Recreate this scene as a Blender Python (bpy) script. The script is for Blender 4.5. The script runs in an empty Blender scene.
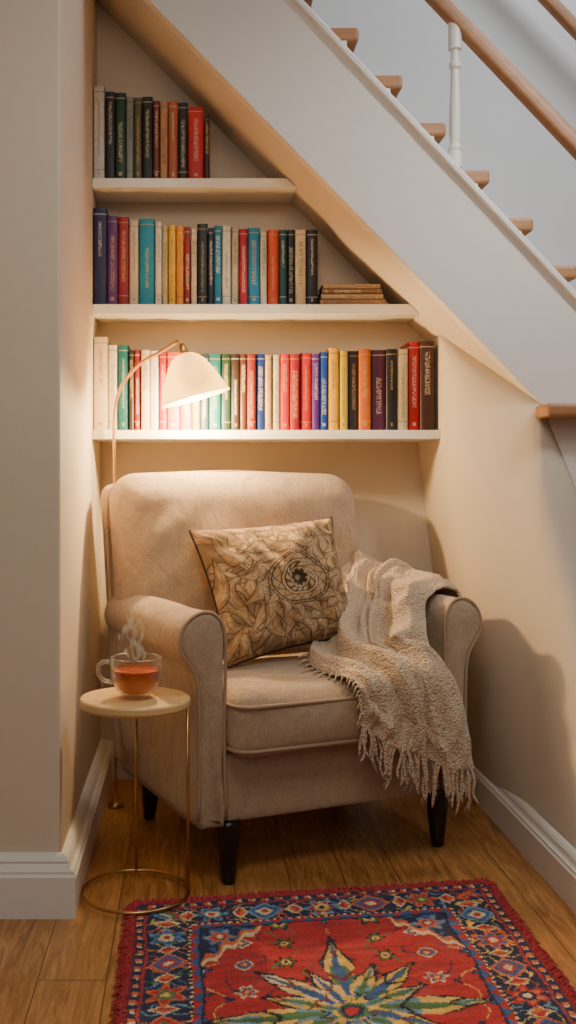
import bpy, bmesh, math, random
import numpy as np
from mathutils import Vector, Matrix, noise as mnoise
random.seed(7); np.random.seed(7)
scene=bpy.context.scene
COL=scene.collection
CX,CY,F,H=190.0,480.0,1024.0,1.05
def P(px,py,Y): return Vector(((px-CX)/F*Y, Y, H-(py-CY)/F*Y))
def lin(c):
    return tuple(((x/255)/12.92 if x/255<=0.04045 else ((x/255+0.055)/1.055)**2.4) for x in c)+(1.0,)
# ---------------------------------------------------------------- materials
def mat(name):
    m=bpy.data.materials.new(name); m.use_nodes=True
    nt=m.node_tree; b=nt.nodes['Principled BSDF']
    return m,nt,b
def N(nt,t,**kw):
    n=nt.nodes.new(t)
    for k,v in kw.items():
        if k in n.inputs: n.inputs[k].default_value=v
        else: setattr(n,k,v)
    return n
def math_(nt,op,a,b=None,c=None):
    n=nt.nodes.new('ShaderNodeMath'); n.operation=op
    for i,x in enumerate((a,b,c)):
        if x is None: continue
        if isinstance(x,(int,float)): n.inputs[i].default_value=x
        else: nt.links.new(x,n.inputs[i])
    return n.outputs[0]
def mixc(nt,fac,a,b,mode='MIX'):
    n=nt.nodes.new('ShaderNodeMix'); n.data_type='RGBA'; n.blend_type=mode
    for sock,x in ((n.inputs[0],fac),(n.inputs[6],a),(n.inputs[7],b)):
        if isinstance(x,(int,float,tuple)): sock.default_value=x
        else: nt.links.new(x,sock)
    return n.outputs[2]
def simple(name,c,rough=0.6,metal=0.0,c2=None,scale=20,bump=0.0,bscale=None,sheen=0.0,stretch=None):
    m,nt,b=mat(name)
    b.inputs['Roughness'].default_value=rough; b.inputs['Metallic'].default_value=metal
    b.inputs['Sheen Weight'].default_value=sheen
    tc=N(nt,'ShaderNodeTexCoord'); mp=N(nt,'ShaderNodeMapping')
    if stretch: mp.inputs['Scale'].default_value=stretch
    nt.links.new(tc.outputs['Object'],mp.inputs[0])
    no=N(nt,'ShaderNodeTexNoise',Scale=scale,Detail=4.0)
    nt.links.new(mp.outputs[0],no.inputs['Vector'])
    if c2 is None: c2=tuple(max(0,x*0.93) for x in c)
    o=mixc(nt,no.outputs[0],lin(c),lin(c2))
    nt.links.new(o,b.inputs['Base Color'])
    if bump>0:
        n2=N(nt,'ShaderNodeTexNoise',Scale=bscale or scale*6,Detail=3.0)
        nt.links.new(mp.outputs[0],n2.inputs['Vector'])
        bp=N(nt,'ShaderNodeBump',Strength=bump,Distance=0.002)
        nt.links.new(n2.outputs[0],bp.inputs['Height']); nt.links.new(bp.outputs[0],b.inputs['Normal'])
    return m
M_wall=simple('wall_paint',(218,204,186),0.75,c2=(211,197,178),scale=3,bump=0.15,bscale=160)
M_wallcool=simple('stair_wall_paint',(224,227,229),0.8,c2=(218,222,225),scale=3,bump=0.1,bscale=160)
M_string=simple('stringer_paint',(226,220,213),0.65,c2=(221,215,208),scale=3,bump=0.1,bscale=160)
M_white=simple('white_gloss_paint',(238,234,227),0.4,scale=5)
M_oak=simple('oak_wood',(182,132,86),0.45,c2=(138,92,56),scale=6,bump=0.2,stretch=(1,6,8))
M_shelf=simple('shelf_paint',(244,238,226),0.45,scale=6)
M_brass=simple('brushed_brass',(196,156,100),0.3,metal=1.0,scale=30)
M_tablewood=simple('pale_birch',(228,194,142),0.4,c2=(210,172,116),scale=8,stretch=(1,8,1))
M_leg=simple('dark_stained_wood',(34,20,17),0.3,c2=(20,11,9),scale=12,stretch=(1,1,.2))
M_pages=simple('book_pages',(225,208,176),0.8,scale=60)
M_pipe=simple('fabric_piping',(170,144,118),0.8,scale=80)
M_black=simple('dark_piping',(48,34,26),0.7,scale=60)

def fabric():
    m,nt,b=mat('linen_upholstery')
    b.inputs['Roughness'].default_value=0.9; b.inputs['Sheen Weight'].default_value=0.25
    b.inputs['Sheen Roughness'].default_value=0.5
    tc=N(nt,'ShaderNodeTexCoord')
    n1=N(nt,'ShaderNodeTexNoise',Scale=30.0,Detail=10.0,Roughness=0.8,Distortion=.2)
    nt.links.new(tc.outputs['Object'],n1.inputs['Vector'])
    n2=N(nt,'ShaderNodeTexNoise',Scale=190.0,Detail=3.0)
    nt.links.new(tc.outputs['Object'],n2.inputs['Vector'])
    r=N(nt,'ShaderNodeValToRGB'); r.color_ramp.elements[0].position=.28; r.color_ramp.elements[1].position=.72
    r.color_ramp.elements[0].color=lin((174,148,121)); r.color_ramp.elements[1].color=lin((200,174,145))
    nt.links.new(n1.outputs[0],r.inputs[0])
    o=mixc(nt,0.35,r.outputs[0],n2.outputs[0],'OVERLAY')
    nt.links.new(o,b.inputs['Base Color'])
    w1=N(nt,'ShaderNodeTexWave',Scale=200.0,Distortion=1.5); w1.bands_direction='X'
    w2=N(nt,'ShaderNodeTexWave',Scale=200.0,Distortion=1.5); w2.bands_direction='Z'
    for w in (w1,w2): nt.links.new(tc.outputs['Object'],w.inputs['Vector'])
    h=math_(nt,'ADD',w1.outputs[1],w2.outputs[1]); h=math_(nt,'ADD',h,math_(nt,'MULTIPLY',n2.outputs[0],2.5))
    bp=N(nt,'ShaderNodeBump',Strength=0.55,Distance=0.0015)
    nt.links.new(h,bp.inputs['Height'])
    mp=N(nt,'ShaderNodeMapping'); mp.inputs['Scale'].default_value=(1,1,.6); mp.inputs['Rotation'].default_value=(0,.6,0); nt.links.new(tc.outputs['Object'],mp.inputs[0])
    n3=N(nt,'ShaderNodeTexNoise',Scale=8.0,Detail=2.0,Distortion=2.2)
    nt.links.new(mp.outputs[0],n3.inputs['Vector'])
    b2=N(nt,'ShaderNodeBump',Strength=0.6,Distance=0.022)
    nt.links.new(n3.outputs[0],b2.inputs['Height']); nt.links.new(bp.outputs[0],b2.inputs['Normal'])
    nt.links.new(b2.outputs[0],b.inputs['Normal'])
    return m
M_fab=fabric()

def floor_mat():
    m,nt,b=mat('oak_floorboards')
    tc=N(nt,'ShaderNodeTexCoord'); mp=N(nt,'ShaderNodeMapping')
    mp.inputs['Rotation'].default_value=(0,0,math.radians(90)); mp.inputs['Location'].default_value=(0.3,0.03,0)
    nt.links.new(tc.outputs['Object'],mp.inputs[0])
    br=N(nt,'ShaderNodeTexBrick',Scale=1.0); br.offset=0.37
    br.inputs['Brick Width'].default_value=1.35; br.inputs['Row Height'].default_value=0.145
    br.inputs['Mortar Size'].default_value=0.0015; br.inputs['Mortar Smooth'].default_value=0.35
    br.inputs['Color1'].default_value=(0.0,0,0,1); br.inputs['Color2'].default_value=(1,1,1,1); br.inputs['Mortar'].default_value=(.5,.5,.5,1)
    nt.links.new(mp.outputs[0],br.inputs['Vector'])
    mp2=N(nt,'ShaderNodeMapping'); mp2.inputs['Scale'].default_value=(16,1.4,1)
    nt.links.new(tc.outputs['Object'],mp2.inputs[0])
    ad=N(nt,'ShaderNodeVectorMath'); ad.operation='ADD'
    nt.links.new(mp2.outputs[0],ad.inputs[0]); sc=N(nt,'ShaderNodeVectorMath'); sc.operation='SCALE'; sc.inputs['Scale'].default_value=7.0
    nt.links.new(br.outputs[0],sc.inputs[0]); nt.links.new(sc.outputs[0],ad.inputs[1])
    n=N(nt,'ShaderNodeTexNoise',Scale=2.8,Detail=9.0,Roughness=0.66,Distortion=1.8)
    nt.links.new(ad.outputs[0],n.inputs['Vector'])
    r=N(nt,'ShaderNodeValToRGB'); e=r.color_ramp.elements
    e[0].position=.30; e[0].color=lin((104,62,32)); e[1].position=.70; e[1].color=lin((208,154,94))
    x=e.new(.5); x.color=lin((168,114,62))
    nt.links.new(n.outputs[0],r.inputs[0])
    c=mixc(nt,math_(nt,'MULTIPLY',br.outputs[0],0.35),r.outputs[0],lin((198,142,82)))
    c=mixc(nt,math_(nt,'MULTIPLY',br.outputs['Fac'],0.8),c,lin((52,30,16)))
    nt.links.new(c,b.inputs['Base Color']); b.inputs['Roughness'].default_value=0.30
    h=math_(nt,'SUBTRACT',math_(nt,'MULTIPLY',n.outputs[0],0.3),br.outputs['Fac'])
    bp=N(nt,'ShaderNodeBump',Strength=0.35,Distance=0.002); nt.links.new(h,bp.inputs['Height']); nt.links.new(bp.outputs[0],b.inputs['Normal'])
    return m
M_floor=floor_mat()

def vcol_mat(name,rough=0.95,bscale=300,bstr=.5,sheen=.1,bdist=.002):
    m,nt,b=mat(name)
    a=N(nt,'ShaderNodeAttribute'); a.attribute_name='Col'
    tc=N(nt,'ShaderNodeTexCoord'); n=N(nt,'ShaderNodeTexNoise',Scale=float(bscale),Detail=2.0)
    nt.links.new(tc.outputs['Object'],n.inputs['Vector'])
    o=mixc(nt,0.25,a.outputs['Color'],n.outputs[0],'OVERLAY')
    nt.links.new(o,b.inputs['Base Color']); b.inputs['Roughness'].default_value=rough; b.inputs['Sheen Weight'].default_value=sheen
    bp=N(nt,'ShaderNodeBump',Strength=bstr,Distance=bdist); nt.links.new(n.outputs[0],bp.inputs['Height']); nt.links.new(bp.outputs[0],b.inputs['Normal'])
    return m
M_rug=vcol_mat('woven_rug_pile',bstr=.9,sheen=.08); M_pillow=vcol_mat('printed_cushion_fabric',bscale=500,bstr=.3)

def knit():
    m,nt,b=mat('chunky_knit_wool')
    tc=N(nt,'ShaderNodeTexCoord')
    n=N(nt,'ShaderNodeTexNoise',Scale=60.0,Detail=5.0); nt.links.new(tc.outputs['Object'],n.inputs['Vector'])
    v=N(nt,'ShaderNodeTexVoronoi',Scale=150.0); nt.links.new(tc.outputs['Object'],v.inputs['Vector'])
    r=N(nt,'ShaderNodeValToRGB'); r.color_ramp.elements[0].position=.0; r.color_ramp.elements[1].position=.95
    r.color_ramp.elements[1].color=lin((182,155,127)); r.color_ramp.elements[0].color=lin((220,197,168))
    nt.links.new(v.outputs[0],r.inputs[0]); nt.links.new(r.outputs[0],b.inputs['Base Color'])
    b.inputs['Roughness'].default_value=.95; b.inputs['Sheen Weight'].default_value=.25
    h=math_(nt,'SUBTRACT',math_(nt,'MULTIPLY',n.outputs[0],1.6),math_(nt,'MULTIPLY',v.outputs[0],1.6))
    bp=N(nt,'ShaderNodeBump',Strength=.75,Distance=.005); nt.links.new(h,bp.inputs['Height']); nt.links.new(bp.outputs[0],b.inputs['Normal'])
    return m
M_knit=knit()

def book_mat(c,w,h,style,seed):
    m,nt,b=mat('book_cover')
    b.inputs['Roughness'].default_value=.5
    lum=0.3*c[0]+.59*c[1]+.11*c[2]
    ink=lin((70,52,40)) if lum>140 else lin(random.choice([(222,206,176),(204,166,100),(226,214,200)]))
    tc=N(nt,'ShaderNodeTexCoord'); sp=N(nt,'ShaderNodeSeparateXYZ'); nt.links.new(tc.outputs['Object'],sp.inputs[0])
    X,Z=sp.outputs[0],sp.outputs[2]
    def band(s,a,bb):
        return math_(nt,'MULTIPLY',math_(nt,'GREATER_THAN',s,a),math_(nt,'LESS_THAN',s,bb))
    ax=math_(nt,'ABSOLUTE',X)
    tw=min(w*(0.18+.06*(style%3)),0.0035+.0016*(style%4))
    z0,z1=[(.26,.84),(.40,.88),(.20,.66),(.5,.86),(.16,.78)][style%5]
    title=math_(nt,'MULTIPLY',band(Z,h*z0,h*z1),math_(nt,'LESS_THAN',ax,tw))
    cz=math_(nt,'FLOOR',math_(nt,'DIVIDE',Z,0.0019)); cx=math_(nt,'FLOOR',math_(nt,'DIVIDE',X,tw*0.5))
    cb=N(nt,'ShaderNodeCombineXYZ'); nt.links.new(cx,cb.inputs[0]); nt.links.new(cz,cb.inputs[2]); cb.inputs[1].default_value=seed
    wn=N(nt,'ShaderNodeTexWhiteNoise'); nt.links.new(cb.outputs[0],wn.inputs[0])
    t=math_(nt,'MULTIPLY',title,math_(nt,'GREATER_THAN',wn.outputs[0],.45))
    st=band(Z,h*.93,h*.942)
    if style%3==0: st=math_(nt,'ADD',st,band(Z,h*.1,h*.112))
    if style%2==0: st=math_(nt,'ADD',st,math_(nt,'MULTIPLY',band(Z,h*.05,h*.09),math_(nt,'LESS_THAN',ax,tw*.8)))
    fac=math_(nt,'MULTIPLY',math_(nt,'MINIMUM',math_(nt,'ADD',t,st),1.0),.5)
    no=N(nt,'ShaderNodeTexNoise',Scale=60.0,Detail=4.0); nt.links.new(tc.outputs['Object'],no.inputs['Vector'])
    base=mixc(nt,no.outputs[0],lin(c),lin(tuple(x*.8 for x in c)))
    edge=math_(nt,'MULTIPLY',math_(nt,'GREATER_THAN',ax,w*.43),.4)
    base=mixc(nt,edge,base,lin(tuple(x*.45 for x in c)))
    nt.links.new(mixc(nt,fac,base,ink),b.inputs['Base Color'])
    return m

# ---------------------------------------------------------------- mesh helpers
def obj(name,verts,faces,mats,parent=None,smooth=False,loc=None,midx=None,label=None,cat=None,kind=None,group=None):
    me=bpy.data.meshes.new(name)
    me.from_pydata([tuple(v) for v in verts],[],[tuple(f) for f in faces])
    if not isinstance(mats,(list,tuple)): mats=[mats]
    for m in mats: me.materials.append(m)
    if midx is not None: me.polygons.foreach_set('material_index',midx)
    me.polygons.foreach_set('use_smooth',[smooth]*len(me.polygons))
    bm=bmesh.new(); bm.from_mesh(me); bmesh.ops.recalc_face_normals(bm,faces=bm.faces); bm.to_mesh(me); bm.free()
    me.update()
    o=bpy.data.objects.new(name,me); COL.objects.link(o)
    if parent is not None: o.parent=parent
    if loc is not None: o.location=loc
    tag(o,label,cat,kind,group)
    return o
def tag(o,label=None,cat=None,kind=None,group=None):
    if label: o['label']=label
    if cat: o['category']=cat
    if kind: o['kind']=kind
    if group: o['group']=group
def empty(name,loc,rot=0,label=None,cat=None,group=None):
    e=bpy.data.objects.new(name,None); COL.objects.link(e); e.location=loc; e.rotation_euler=(0,0,rot)
    e.empty_display_size=.05; tag(e,label,cat,None,group); return e
def bevel(o,w=.004,seg=3,angle=True):
    md=o.modifiers.new('bevel','BEVEL'); md.width=w; md.segments=seg; md.limit_method='ANGLE'; md.angle_limit=math.radians(35)
    return o
def box(x0,x1,y0,y1,z0,z1):
    v=[(x0,y0,z0),(x1,y0,z0),(x1,y1,z0),(x0,y1,z0),(x0,y0,z1),(x1,y0,z1),(x1,y1,z1),(x0,y1,z1)]
    f=[(0,3,2,1),(4,5,6,7),(0,1,5,4),(1,2,6,5),(2,3,7,6),(3,0,4,7)]
    return v,f
def prism(poly,y0,y1):  # poly in XZ
    n=len(poly)
    v=[(p[0],y0,p[1]) for p in poly]+[(p[0],y1,p[1]) for p in poly]
    f=[tuple(range(n)),tuple(range(2*n-1,n-1,-1))]+[(i,(i+1)%n,n+(i+1)%n,n+i) for i in range(n)]
    return v,f
def merge(*parts):
    V=[];Fs=[]
    for v,f in parts:
        k=len(V); V+=list(v); Fs+=[tuple(i+k for i in g) for g in f]
    return V,Fs
def lathe(prof,seg=48,c=(0,0,0),closed=False):
    V=[];Fs=[];n=len(prof)
    for j in range(seg):
        a=2*math.pi*j/seg
        for r,z in prof: V.append((c[0]+r*math.cos(a),c[1]+r*math.sin(a),c[2]+z))
    for j in range(seg):
        k=(j+1)%seg
        for i in range(n-1): Fs.append((j*n+i,k*n+i,k*n+i+1,j*n+i+1))
        if closed: Fs.append((j*n+n-1,k*n+n-1,k*n,j*n))
    return V,Fs
def catmull(pts,k=8,closed=False):
    pts=[Vector(p) for p in pts]; n=len(pts); out=[]
    rng=range(n) if closed else range(n-1)
    for i in rng:
        if closed: p0,p1,p2,p3=pts[(i-1)%n],pts[i],pts[(i+1)%n],pts[(i+2)%n]
        else:
            p1,p2=pts[i],pts[i+1]; p0=pts[i-1] if i>0 else p1*2-p2; p3=pts[i+2] if i+2<n else p2*2-p1
        for j in range(k):
            t=j/k
            out.append(0.5*((2*p1)+(-p0+p2)*t+(2*p0-5*p1+4*p2-p3)*t*t+(-p0+3*p1-3*p2+p3)*t**3))
    if not closed: out.append(pts[-1].copy())
    return out
def tube(pts,r,seg=10,closed=False,radii=None):
    pts=[Vector(p) for p in pts]; n=len(pts); V=[];Fs=[]
    up=None
    for i,p in enumerate(pts):
        if closed: t=(pts[(i+1)%n]-pts[i-1])
        else: t=pts[min(i+1,n-1)]-pts[max(i-1,0)]
        t.normalize()
        if up is None:
            up=Vector((0,0,1)) if abs(t.z)<.9 else Vector((1,0,0))
        up=(up-t*up.dot(t)).normalized(); s=t.cross(up)
        rr=radii[i] if radii else r
        for j in range(seg):
            a=2*math.pi*j/seg; V.append(p+up*math.cos(a)*rr+s*math.sin(a)*rr)
    for i in range(n if closed else n-1):
        k=(i+1)%n
        for j in range(seg):
            l=(j+1)%seg; Fs.append((i*seg+j,i*seg+l,k*seg+l,k*seg+j))
    if not closed:
        Fs.append(tuple(range(seg))); Fs.append(tuple(range((n-1)*seg,n*seg))[::-1])
    return V,Fs
def rbox(hx,hy,hz,r,n=20,deform=None,c=(0,0,0)):
    bm=bmesh.new(); d=(hx,hy,hz)
    def coord(i,hd):
        t=-1+2*i/n
        return math.sin(t*math.pi/2)*hd*0.6+t*hd*0.4
    for ax in range(3):
        a,b_=(ax+1)%3,(ax+2)%3
        for s in (-1,1):
            g=[]
            for i in range(n+1):
                row=[]
                for j in range(n+1):
                    q=[0,0,0]; q[ax]=s*d[ax]; q[a]=coord(i,d[a]); q[b_]=coord(j,d[b_])
                    inn=[max(-(d[k]-r),min(d[k]-r,q[k])) for k in range(3)]
                    dv=Vector([q[k]-inn[k] for k in range(3)])
                    if dv.length>1e-9: dv.normalize()
                    p=Vector(inn)+dv*r
                    row.append(bm.verts.new(p))
                g.append(row)
            for i in range(n):
                for j in range(n): bm.faces.new((g[i][j],g[i+1][j],g[i+1][j+1],g[i][j+1]))
    bmesh.ops.remove_doubles(bm,verts=bm.verts,dist=1e-5)
    for v in bm.verts:
        p=v.co.copy()
        if deform: p=Vector(deform(p))
        v.co=p+Vector(c)
    bm.verts.index_update()
    V=[v.co.copy() for v in bm.verts]; Fs=[tuple(v.index for v in f.verts) for f in bm.faces]
    bm.free(); return V,Fs

# ================================================================ SETTING
SOF=lambda x: 2.349-1.03*x     # sloping soffit under the stairs
TOP=lambda x: 2.808-1.068*x    # top edge of the stair string
YB=3.62; YS=3.04; XL=-0.316; YU=3.485
v,f=box(-3,3.2,-2.2,4.2,-0.06,0)
obj('floor',v,f,M_floor,kind='structure')
v,f=box(-2.6,XL,2.49,4.2,0,3.6)
bevel(obj('wall_left',v,f,M_wall,kind='structure'),.008,4)
v1=prism([(XL,0),(1.3,0),(1.3,1.19),(XL,1.19)],YB,YB+.08)
zc=1.19; xe=.82
v2=prism([(XL,zc),(xe,zc),(xe,SOF(xe)-.0),(XL,SOF(XL)-.0)],YU,YB+.08)
v,f=merge(v1,v2)
obj('wall_back',v,f,M_wall,kind='structure')
v,f=prism([(XL,SOF(XL)),(1.35,SOF(1.35)),(1.35,SOF(1.35)+.06),(XL,SOF(XL)+.06)],YS+.045,YB+.08)
obj('ceiling',v,f,M_wall,kind='structure')
v,f=box(XL,3.2,4.05,4.15,0,4.6)
obj('wall_stairwell',v,f,M_wallcool,kind='structure')
top=[(.811,YB+.02,SOF(.811)+.01),(.811,3.3,SOF(.811)+.005),(1.042,YS+.005,SOF(1.042)),(1.146,YS+.005,1.02),(1.3,YS+.005,.70),(1.62,YS+.005,.02)]
bot=[(.964,YB+.02,0),(.964,3.3,0),(.964,2.88,0),(.964,2.55,0),(.964,2.25,0),(.964,1.8,0)]
nr=36; ncol=10; V=[];Fs=[]
tt=[]; bb=[]
for i in range(len(top)-1):
    for k in range(ncol):
        t=k/ncol
        tt.append(Vector(top[i]).lerp(Vector(top[i+1]),t)); bb.append(Vector(bot[i]).lerp(Vector(bot[i+1]),t))
tt.append(Vector(top[-1])); bb.append(Vector(bot[-1]))
n=len(tt)
def prof_x(z):
    if z>=1.20: return .811
    t=z/1.20
    return .964-.153*(1-(1-t)**1.15)
for i in range(n):
    m_=1.0 if i<=ncol else max(0,1-(i-ncol)/ncol)
    m_=m_*m_*(3-2*m_)
    for j in range(nr+1):
        p=bb[i].lerp(tt[i],j/nr)
        p.x=p.x*(1-m_)+prof_x(p.z)*m_ if j<nr else p.x
        V.append(p)
for i in range(n-1):
    for j in range(nr): Fs.append((i*(nr+1)+j,(i+1)*(nr+1)+j,(i+1)*(nr+1)+j+1,i*(nr+1)+j+1))
o=obj('wall_right',V,Fs,M_wall,smooth=True,kind='structure')
sd=o.modifiers.new('thick','SOLIDIFY'); sd.thickness=.01; sd.offset=0

def baseboard(name,p0,p1,nrm,h=.13,t=.03,m0=0,m1=0):
    prof=[(0,0),(t,0),(t,h*.68),(t*.86,h*.72),(t*.86,h*.76),(t*.62,h*.80),(t*.5,h*.86),(t*.55,h*.9),(t*.4,h*.96),(t*.2,h),(0,h)]
    p0=Vector(p0);p1=Vector(p1);nr_=Vector(nrm); d=(p1-p0).normalized(); k=len(prof)
    V=[p0+nr_*a+Vector((0,0,z))-d*a*m0 for a,z in prof]+[p1+nr_*a+Vector((0,0,z))+d*a*m1 for a,z in prof]
    Fs=[tuple(range(k)),tuple(range(2*k-1,k-1,-1))]+[(i,(i+1)%k,k+(i+1)%k,k+i) for i in range(k)]
    return obj(name,V,Fs,M_white,kind='structure')
baseboard('baseboard_front',(-2.6,2.49,0),(XL,2.49,0),(0,-1,0),h=.145,t=.042,m1=1)
baseboard('baseboard_left',(XL,2.49,0),(XL,YB,0),(1,0,0),h=.135,t=.042,m0=1)
baseboard('baseboard_back',(XL,YB,0),(.95,YB,0),(0,-1,0),h=.13,t=.03)
baseboard('baseboard_right',(.966,1.8,0),(.966,YB,0),(-1,0,0),h=.125,t=.034)

# ================================================================ STAIRCASE
st=empty('staircase',(0.6,YS,0),label='white painted staircase with oak treads and oak handrail',cat='staircase')
def sobj(name,v,f,m,**k):
    v=[Vector(q)-Vector((0.6,YS,0)) for q in v]
    return obj(name,v,f,m,parent=st,**k)
poly=[(XL,SOF(XL)),(1.042,SOF(1.042)),(1.146,1.02),(1.3,.70),(1.62,.0),(2.6,0),(2.6,TOP(2.6)),(XL,TOP(XL))]
v,f=prism(poly,YS,YS+.05)
bevel(sobj('stringer',v,f,M_string),.004,2)
v,f=prism([(XL,TOP(XL)-.012),(2.5,TOP(2.5)-.012),(2.5,TOP(2.5)+.016),(XL,TOP(XL)+.016)],YS-.022,YS+.06)
bevel(sobj('capping',v,f,M_white,label='white capping rail along the stringer'),.005,3)
for i in range(-3,9):
    xn=.512+.132*i; zt=2.420-.144*i
    v,f=box(xn-.18,xn,YS+.055,4.05,zt-.042,zt)
    bevel(sobj('tread',v,f,M_oak,label='oak stair tread'),.010,3)
    v,f=box(xn-.052,xn-.038,YS+.055,4.05,zt-.144,zt-.042)
    sobj('riser',v,f,M_white)
a=P(541,404,2.98)
v,f=box(a.x,1.75,2.93,YS+.0,a.z-.04,a.z)
bevel(sobj('tread',v,f,M_oak,label='oak stair tread'),.012,3)
def rail(p0,p1,name,w,h):
    d=(p1-p0).normalized(); side=Vector((0,1,0)); up=side.cross(d)*-1
    if up.z<0: up=-up
    prof=[]
    for k in range(20):
        an=2*math.pi*k/20; c,s=math.cos(an),math.sin(an)
        prof.append((math.copysign(abs(c)**.6,c)*w/2,math.copysign(abs(s)**.6,s)*h/2))
    V=[p0+side*x+up*z for x,z in prof]+[p1+side*x+up*z for x,z in prof]
    Fs=[tuple(range(20)),tuple(range(39,19,-1))]+[(i,(i+1)%20,20+(i+1)%20,20+i) for i in range(20)]
    return sobj(name,V,Fs,M_oak,smooth=False)
p0=P(438,0,3.12); p1=P(576,146,3.12); d=(p1-p0)
rail(p0-d*.8,p1+d*.8,'handrail',.05,.050)
p0=P(548,0,3.95); p1=P(584,38,3.95); d=(p1-p0)
rail(p0-d*3,p1+d*5,'handrail',.045,.05)
bx=P(455,165,3.12); tz=P(455,20,3.12).z
prof=[(0,0),(.022,0),(.022,.05),(.017,.055),(.021,.066),(.014,.08),(.017,.12),(.0165,.2),(.013,.30),(.012,.33),(.018,.34),(.018,.35),(.013,.36),(.013,.395),(.02,.40),(.02,.5),(0,.5)]
sc=(tz-bx.z+.01)/.5
V,Fs=lathe([(r,z*sc) for r,z in prof],24,(bx.x,bx.y,bx.z-.01))
sobj('baluster',V,Fs,M_white,smooth=False)
# ================================================================ SHELVES
def shelf(y0p,y1p,label,right=None):
    z1=H-(y0p-CY)/F*3.3; z0=H-(y1p-CY)/F*3.3
    if right is None:
        xa=(2.349-z1)/1.03-.003; xb=(2.349-z0)/1.03-.003
        poly=[(XL+.001,z0),(xb,z0),(xa,z1),(XL+.001,z1)]
        v,f=prism(poly,3.3,YU)
    else:
        v,f=prism([(XL+.001,z0),(right+.001,z0),(right,z1),(XL+.001,z1)],3.3,YB)
    o=obj('shelf',v,f,M_shelf,label=label,cat='shelf'); bevel(o,.002,2)
    return z1
ZS1=shelf(178,187.5,'short white painted shelf board holding a few books')
ZS2=shelf(304,314,'white painted shelf board holding books and a flat stack')
ZS3=shelf(430,439,'long white painted shelf board above the armchair',right=.805)
# ================================================================ BOOKS
def book_mesh(w,h,dp,m):
    t=.0022
    seg=6; outer=[]
    for k in range(seg+1):
        a=math.pi*k/seg; outer.append((-math.cos(a)*w/2, -math.sin(a)*min(.005,w*.25)))
    outer=[(-w/2,dp)]+outer+[(w/2,dp)]
    inner=[(w/2-t,dp)]+[(w/2-t,t),( -w/2+t,t)]+[(-w/2+t,dp)]
    pl=outer+inner; n=len(pl)
    V=[(x,y,0) for x,y in pl]+[(x,y,h) for x,y in pl]
    Fs=[(i,(i+1)%n,n+(i+1)%n,n+i) for i in range(n)]
    Fs+= [tuple(range(n)),tuple(range(2*n-1,n-1,-1))]
    c=len(Fs)
    v2,f2=box(-w/2+t,w/2-t,t,dp-.004,.003,h-.003)
    V,Fs=merge((V,Fs),(v2,f2))
    mi=[0]*c+[1]*len(f2)
    return V,Fs,mi
def cword(c):
    import colorsys
    h_,s,v_=colorsys.rgb_to_hsv(c[0]/255,c[1]/255,c[2]/255)
    if v_<.27: return 'black'
    if s<.30 and v_>.65: return 'cream'
    if s<.25: return 'grey'
    hd=h_*360
    if hd<14 or hd>340: return 'red' if v_>.55 else 'maroon'
    if hd<38: return ('orange' if v_>.75 and s>.6 else 'brown' if v_<.6 else 'tan')
    if hd<65: return 'yellow' if v_>.6 else 'olive'
    if hd<160: return 'green'
    if hd<200: return 'teal'
    if hd<255: return 'blue' if v_>.4 else 'navy'
    return 'purple'
cr=(224,202,162); wh=(230,219,200); nv=(34,38,66); bk=(22,20,22)
S1=[(93,105,86,wh),(105.5,115,92,(34,40,52)),(115,126,93,(26,60,36)),(126,134,97,(150,160,146)),(134,142,98,(96,92,60)),(142,153,97,bk),(153,160,101,(128,58,34)),(160,168,102,(198,144,94)),(168,178,102,(184,100,60)),(178,188,103,(40,30,26)),(188,204,107,(204,6,24)),(204,210,115,(64,26,22))]
S2=[(93,107,208,(26,30,82)),(107,118,216,(90,44,116)),(118,129,217,(156,12,26)),(129,139,221,cr),(139,155,219,(0,144,166)),(155,162,222,wh),(162,168,226,(206,184,134)),(168,176,225,(244,184,0)),(176,184,226,(242,152,4)),(184,191,227,(158,26,16)),(191,197,229,cr),(197,208,224,bk),(208,214,228,(30,36,66)),(214,222,226,(0,126,154)),(222,231,226,wh),(231,239,227,cr),(239,248,229,(178,4,38)),(248,260,228,(0,136,180)),(260,267,232,(226,216,196)),(267,279,230,(240,76,0)),(279,287,230,(10,70,84)),(287,295,230,(24,28,34)),(295,306,230,cr),(306,318,230,bk)]
S3=[(93,108,337,cr),(108,118,345,wh),(118,129,345,(4,108,112)),(129,134,350,(44,36,32)),(134,141,350,(142,8,6)),(141,150,350,cr),(150,159,351,wh),(159,167,352,(178,24,4)),(167,180,352,(216,88,0)),(180,192,353,(222,100,0)),(192,200,353,(198,142,60)),(200,209,354,(40,68,80)),(209,221,354,(12,110,110)),(221,231,354,(18,56,34)),(231,240,354,(56,30,20)),(240,247,354,(86,48,30)),(247,256,354,(146,28,10)),(256,265,354,(6,56,142)),(265,272,355,(224,170,94)),(272,280,355,cr),(280,290,354,(204,34,2)),(290,300,354,(164,2,8)),(300,312,353,(198,6,8)),(312,320,354,(90,32,130)),(320,328,352,(6,72,166)),(328,339,348,(242,184,0)),(339,348,351,(224,190,20)),(348,359,351,(46,36,32)),(359,371,349,(212,102,12)),(371,386,350,(88,24,58)),(386,397,349,(26,26,32)),(397,408,349,cr),(408,420,342,(200,6,10)),(420,434.5,341,(66,28,22))]
bi=0
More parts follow.
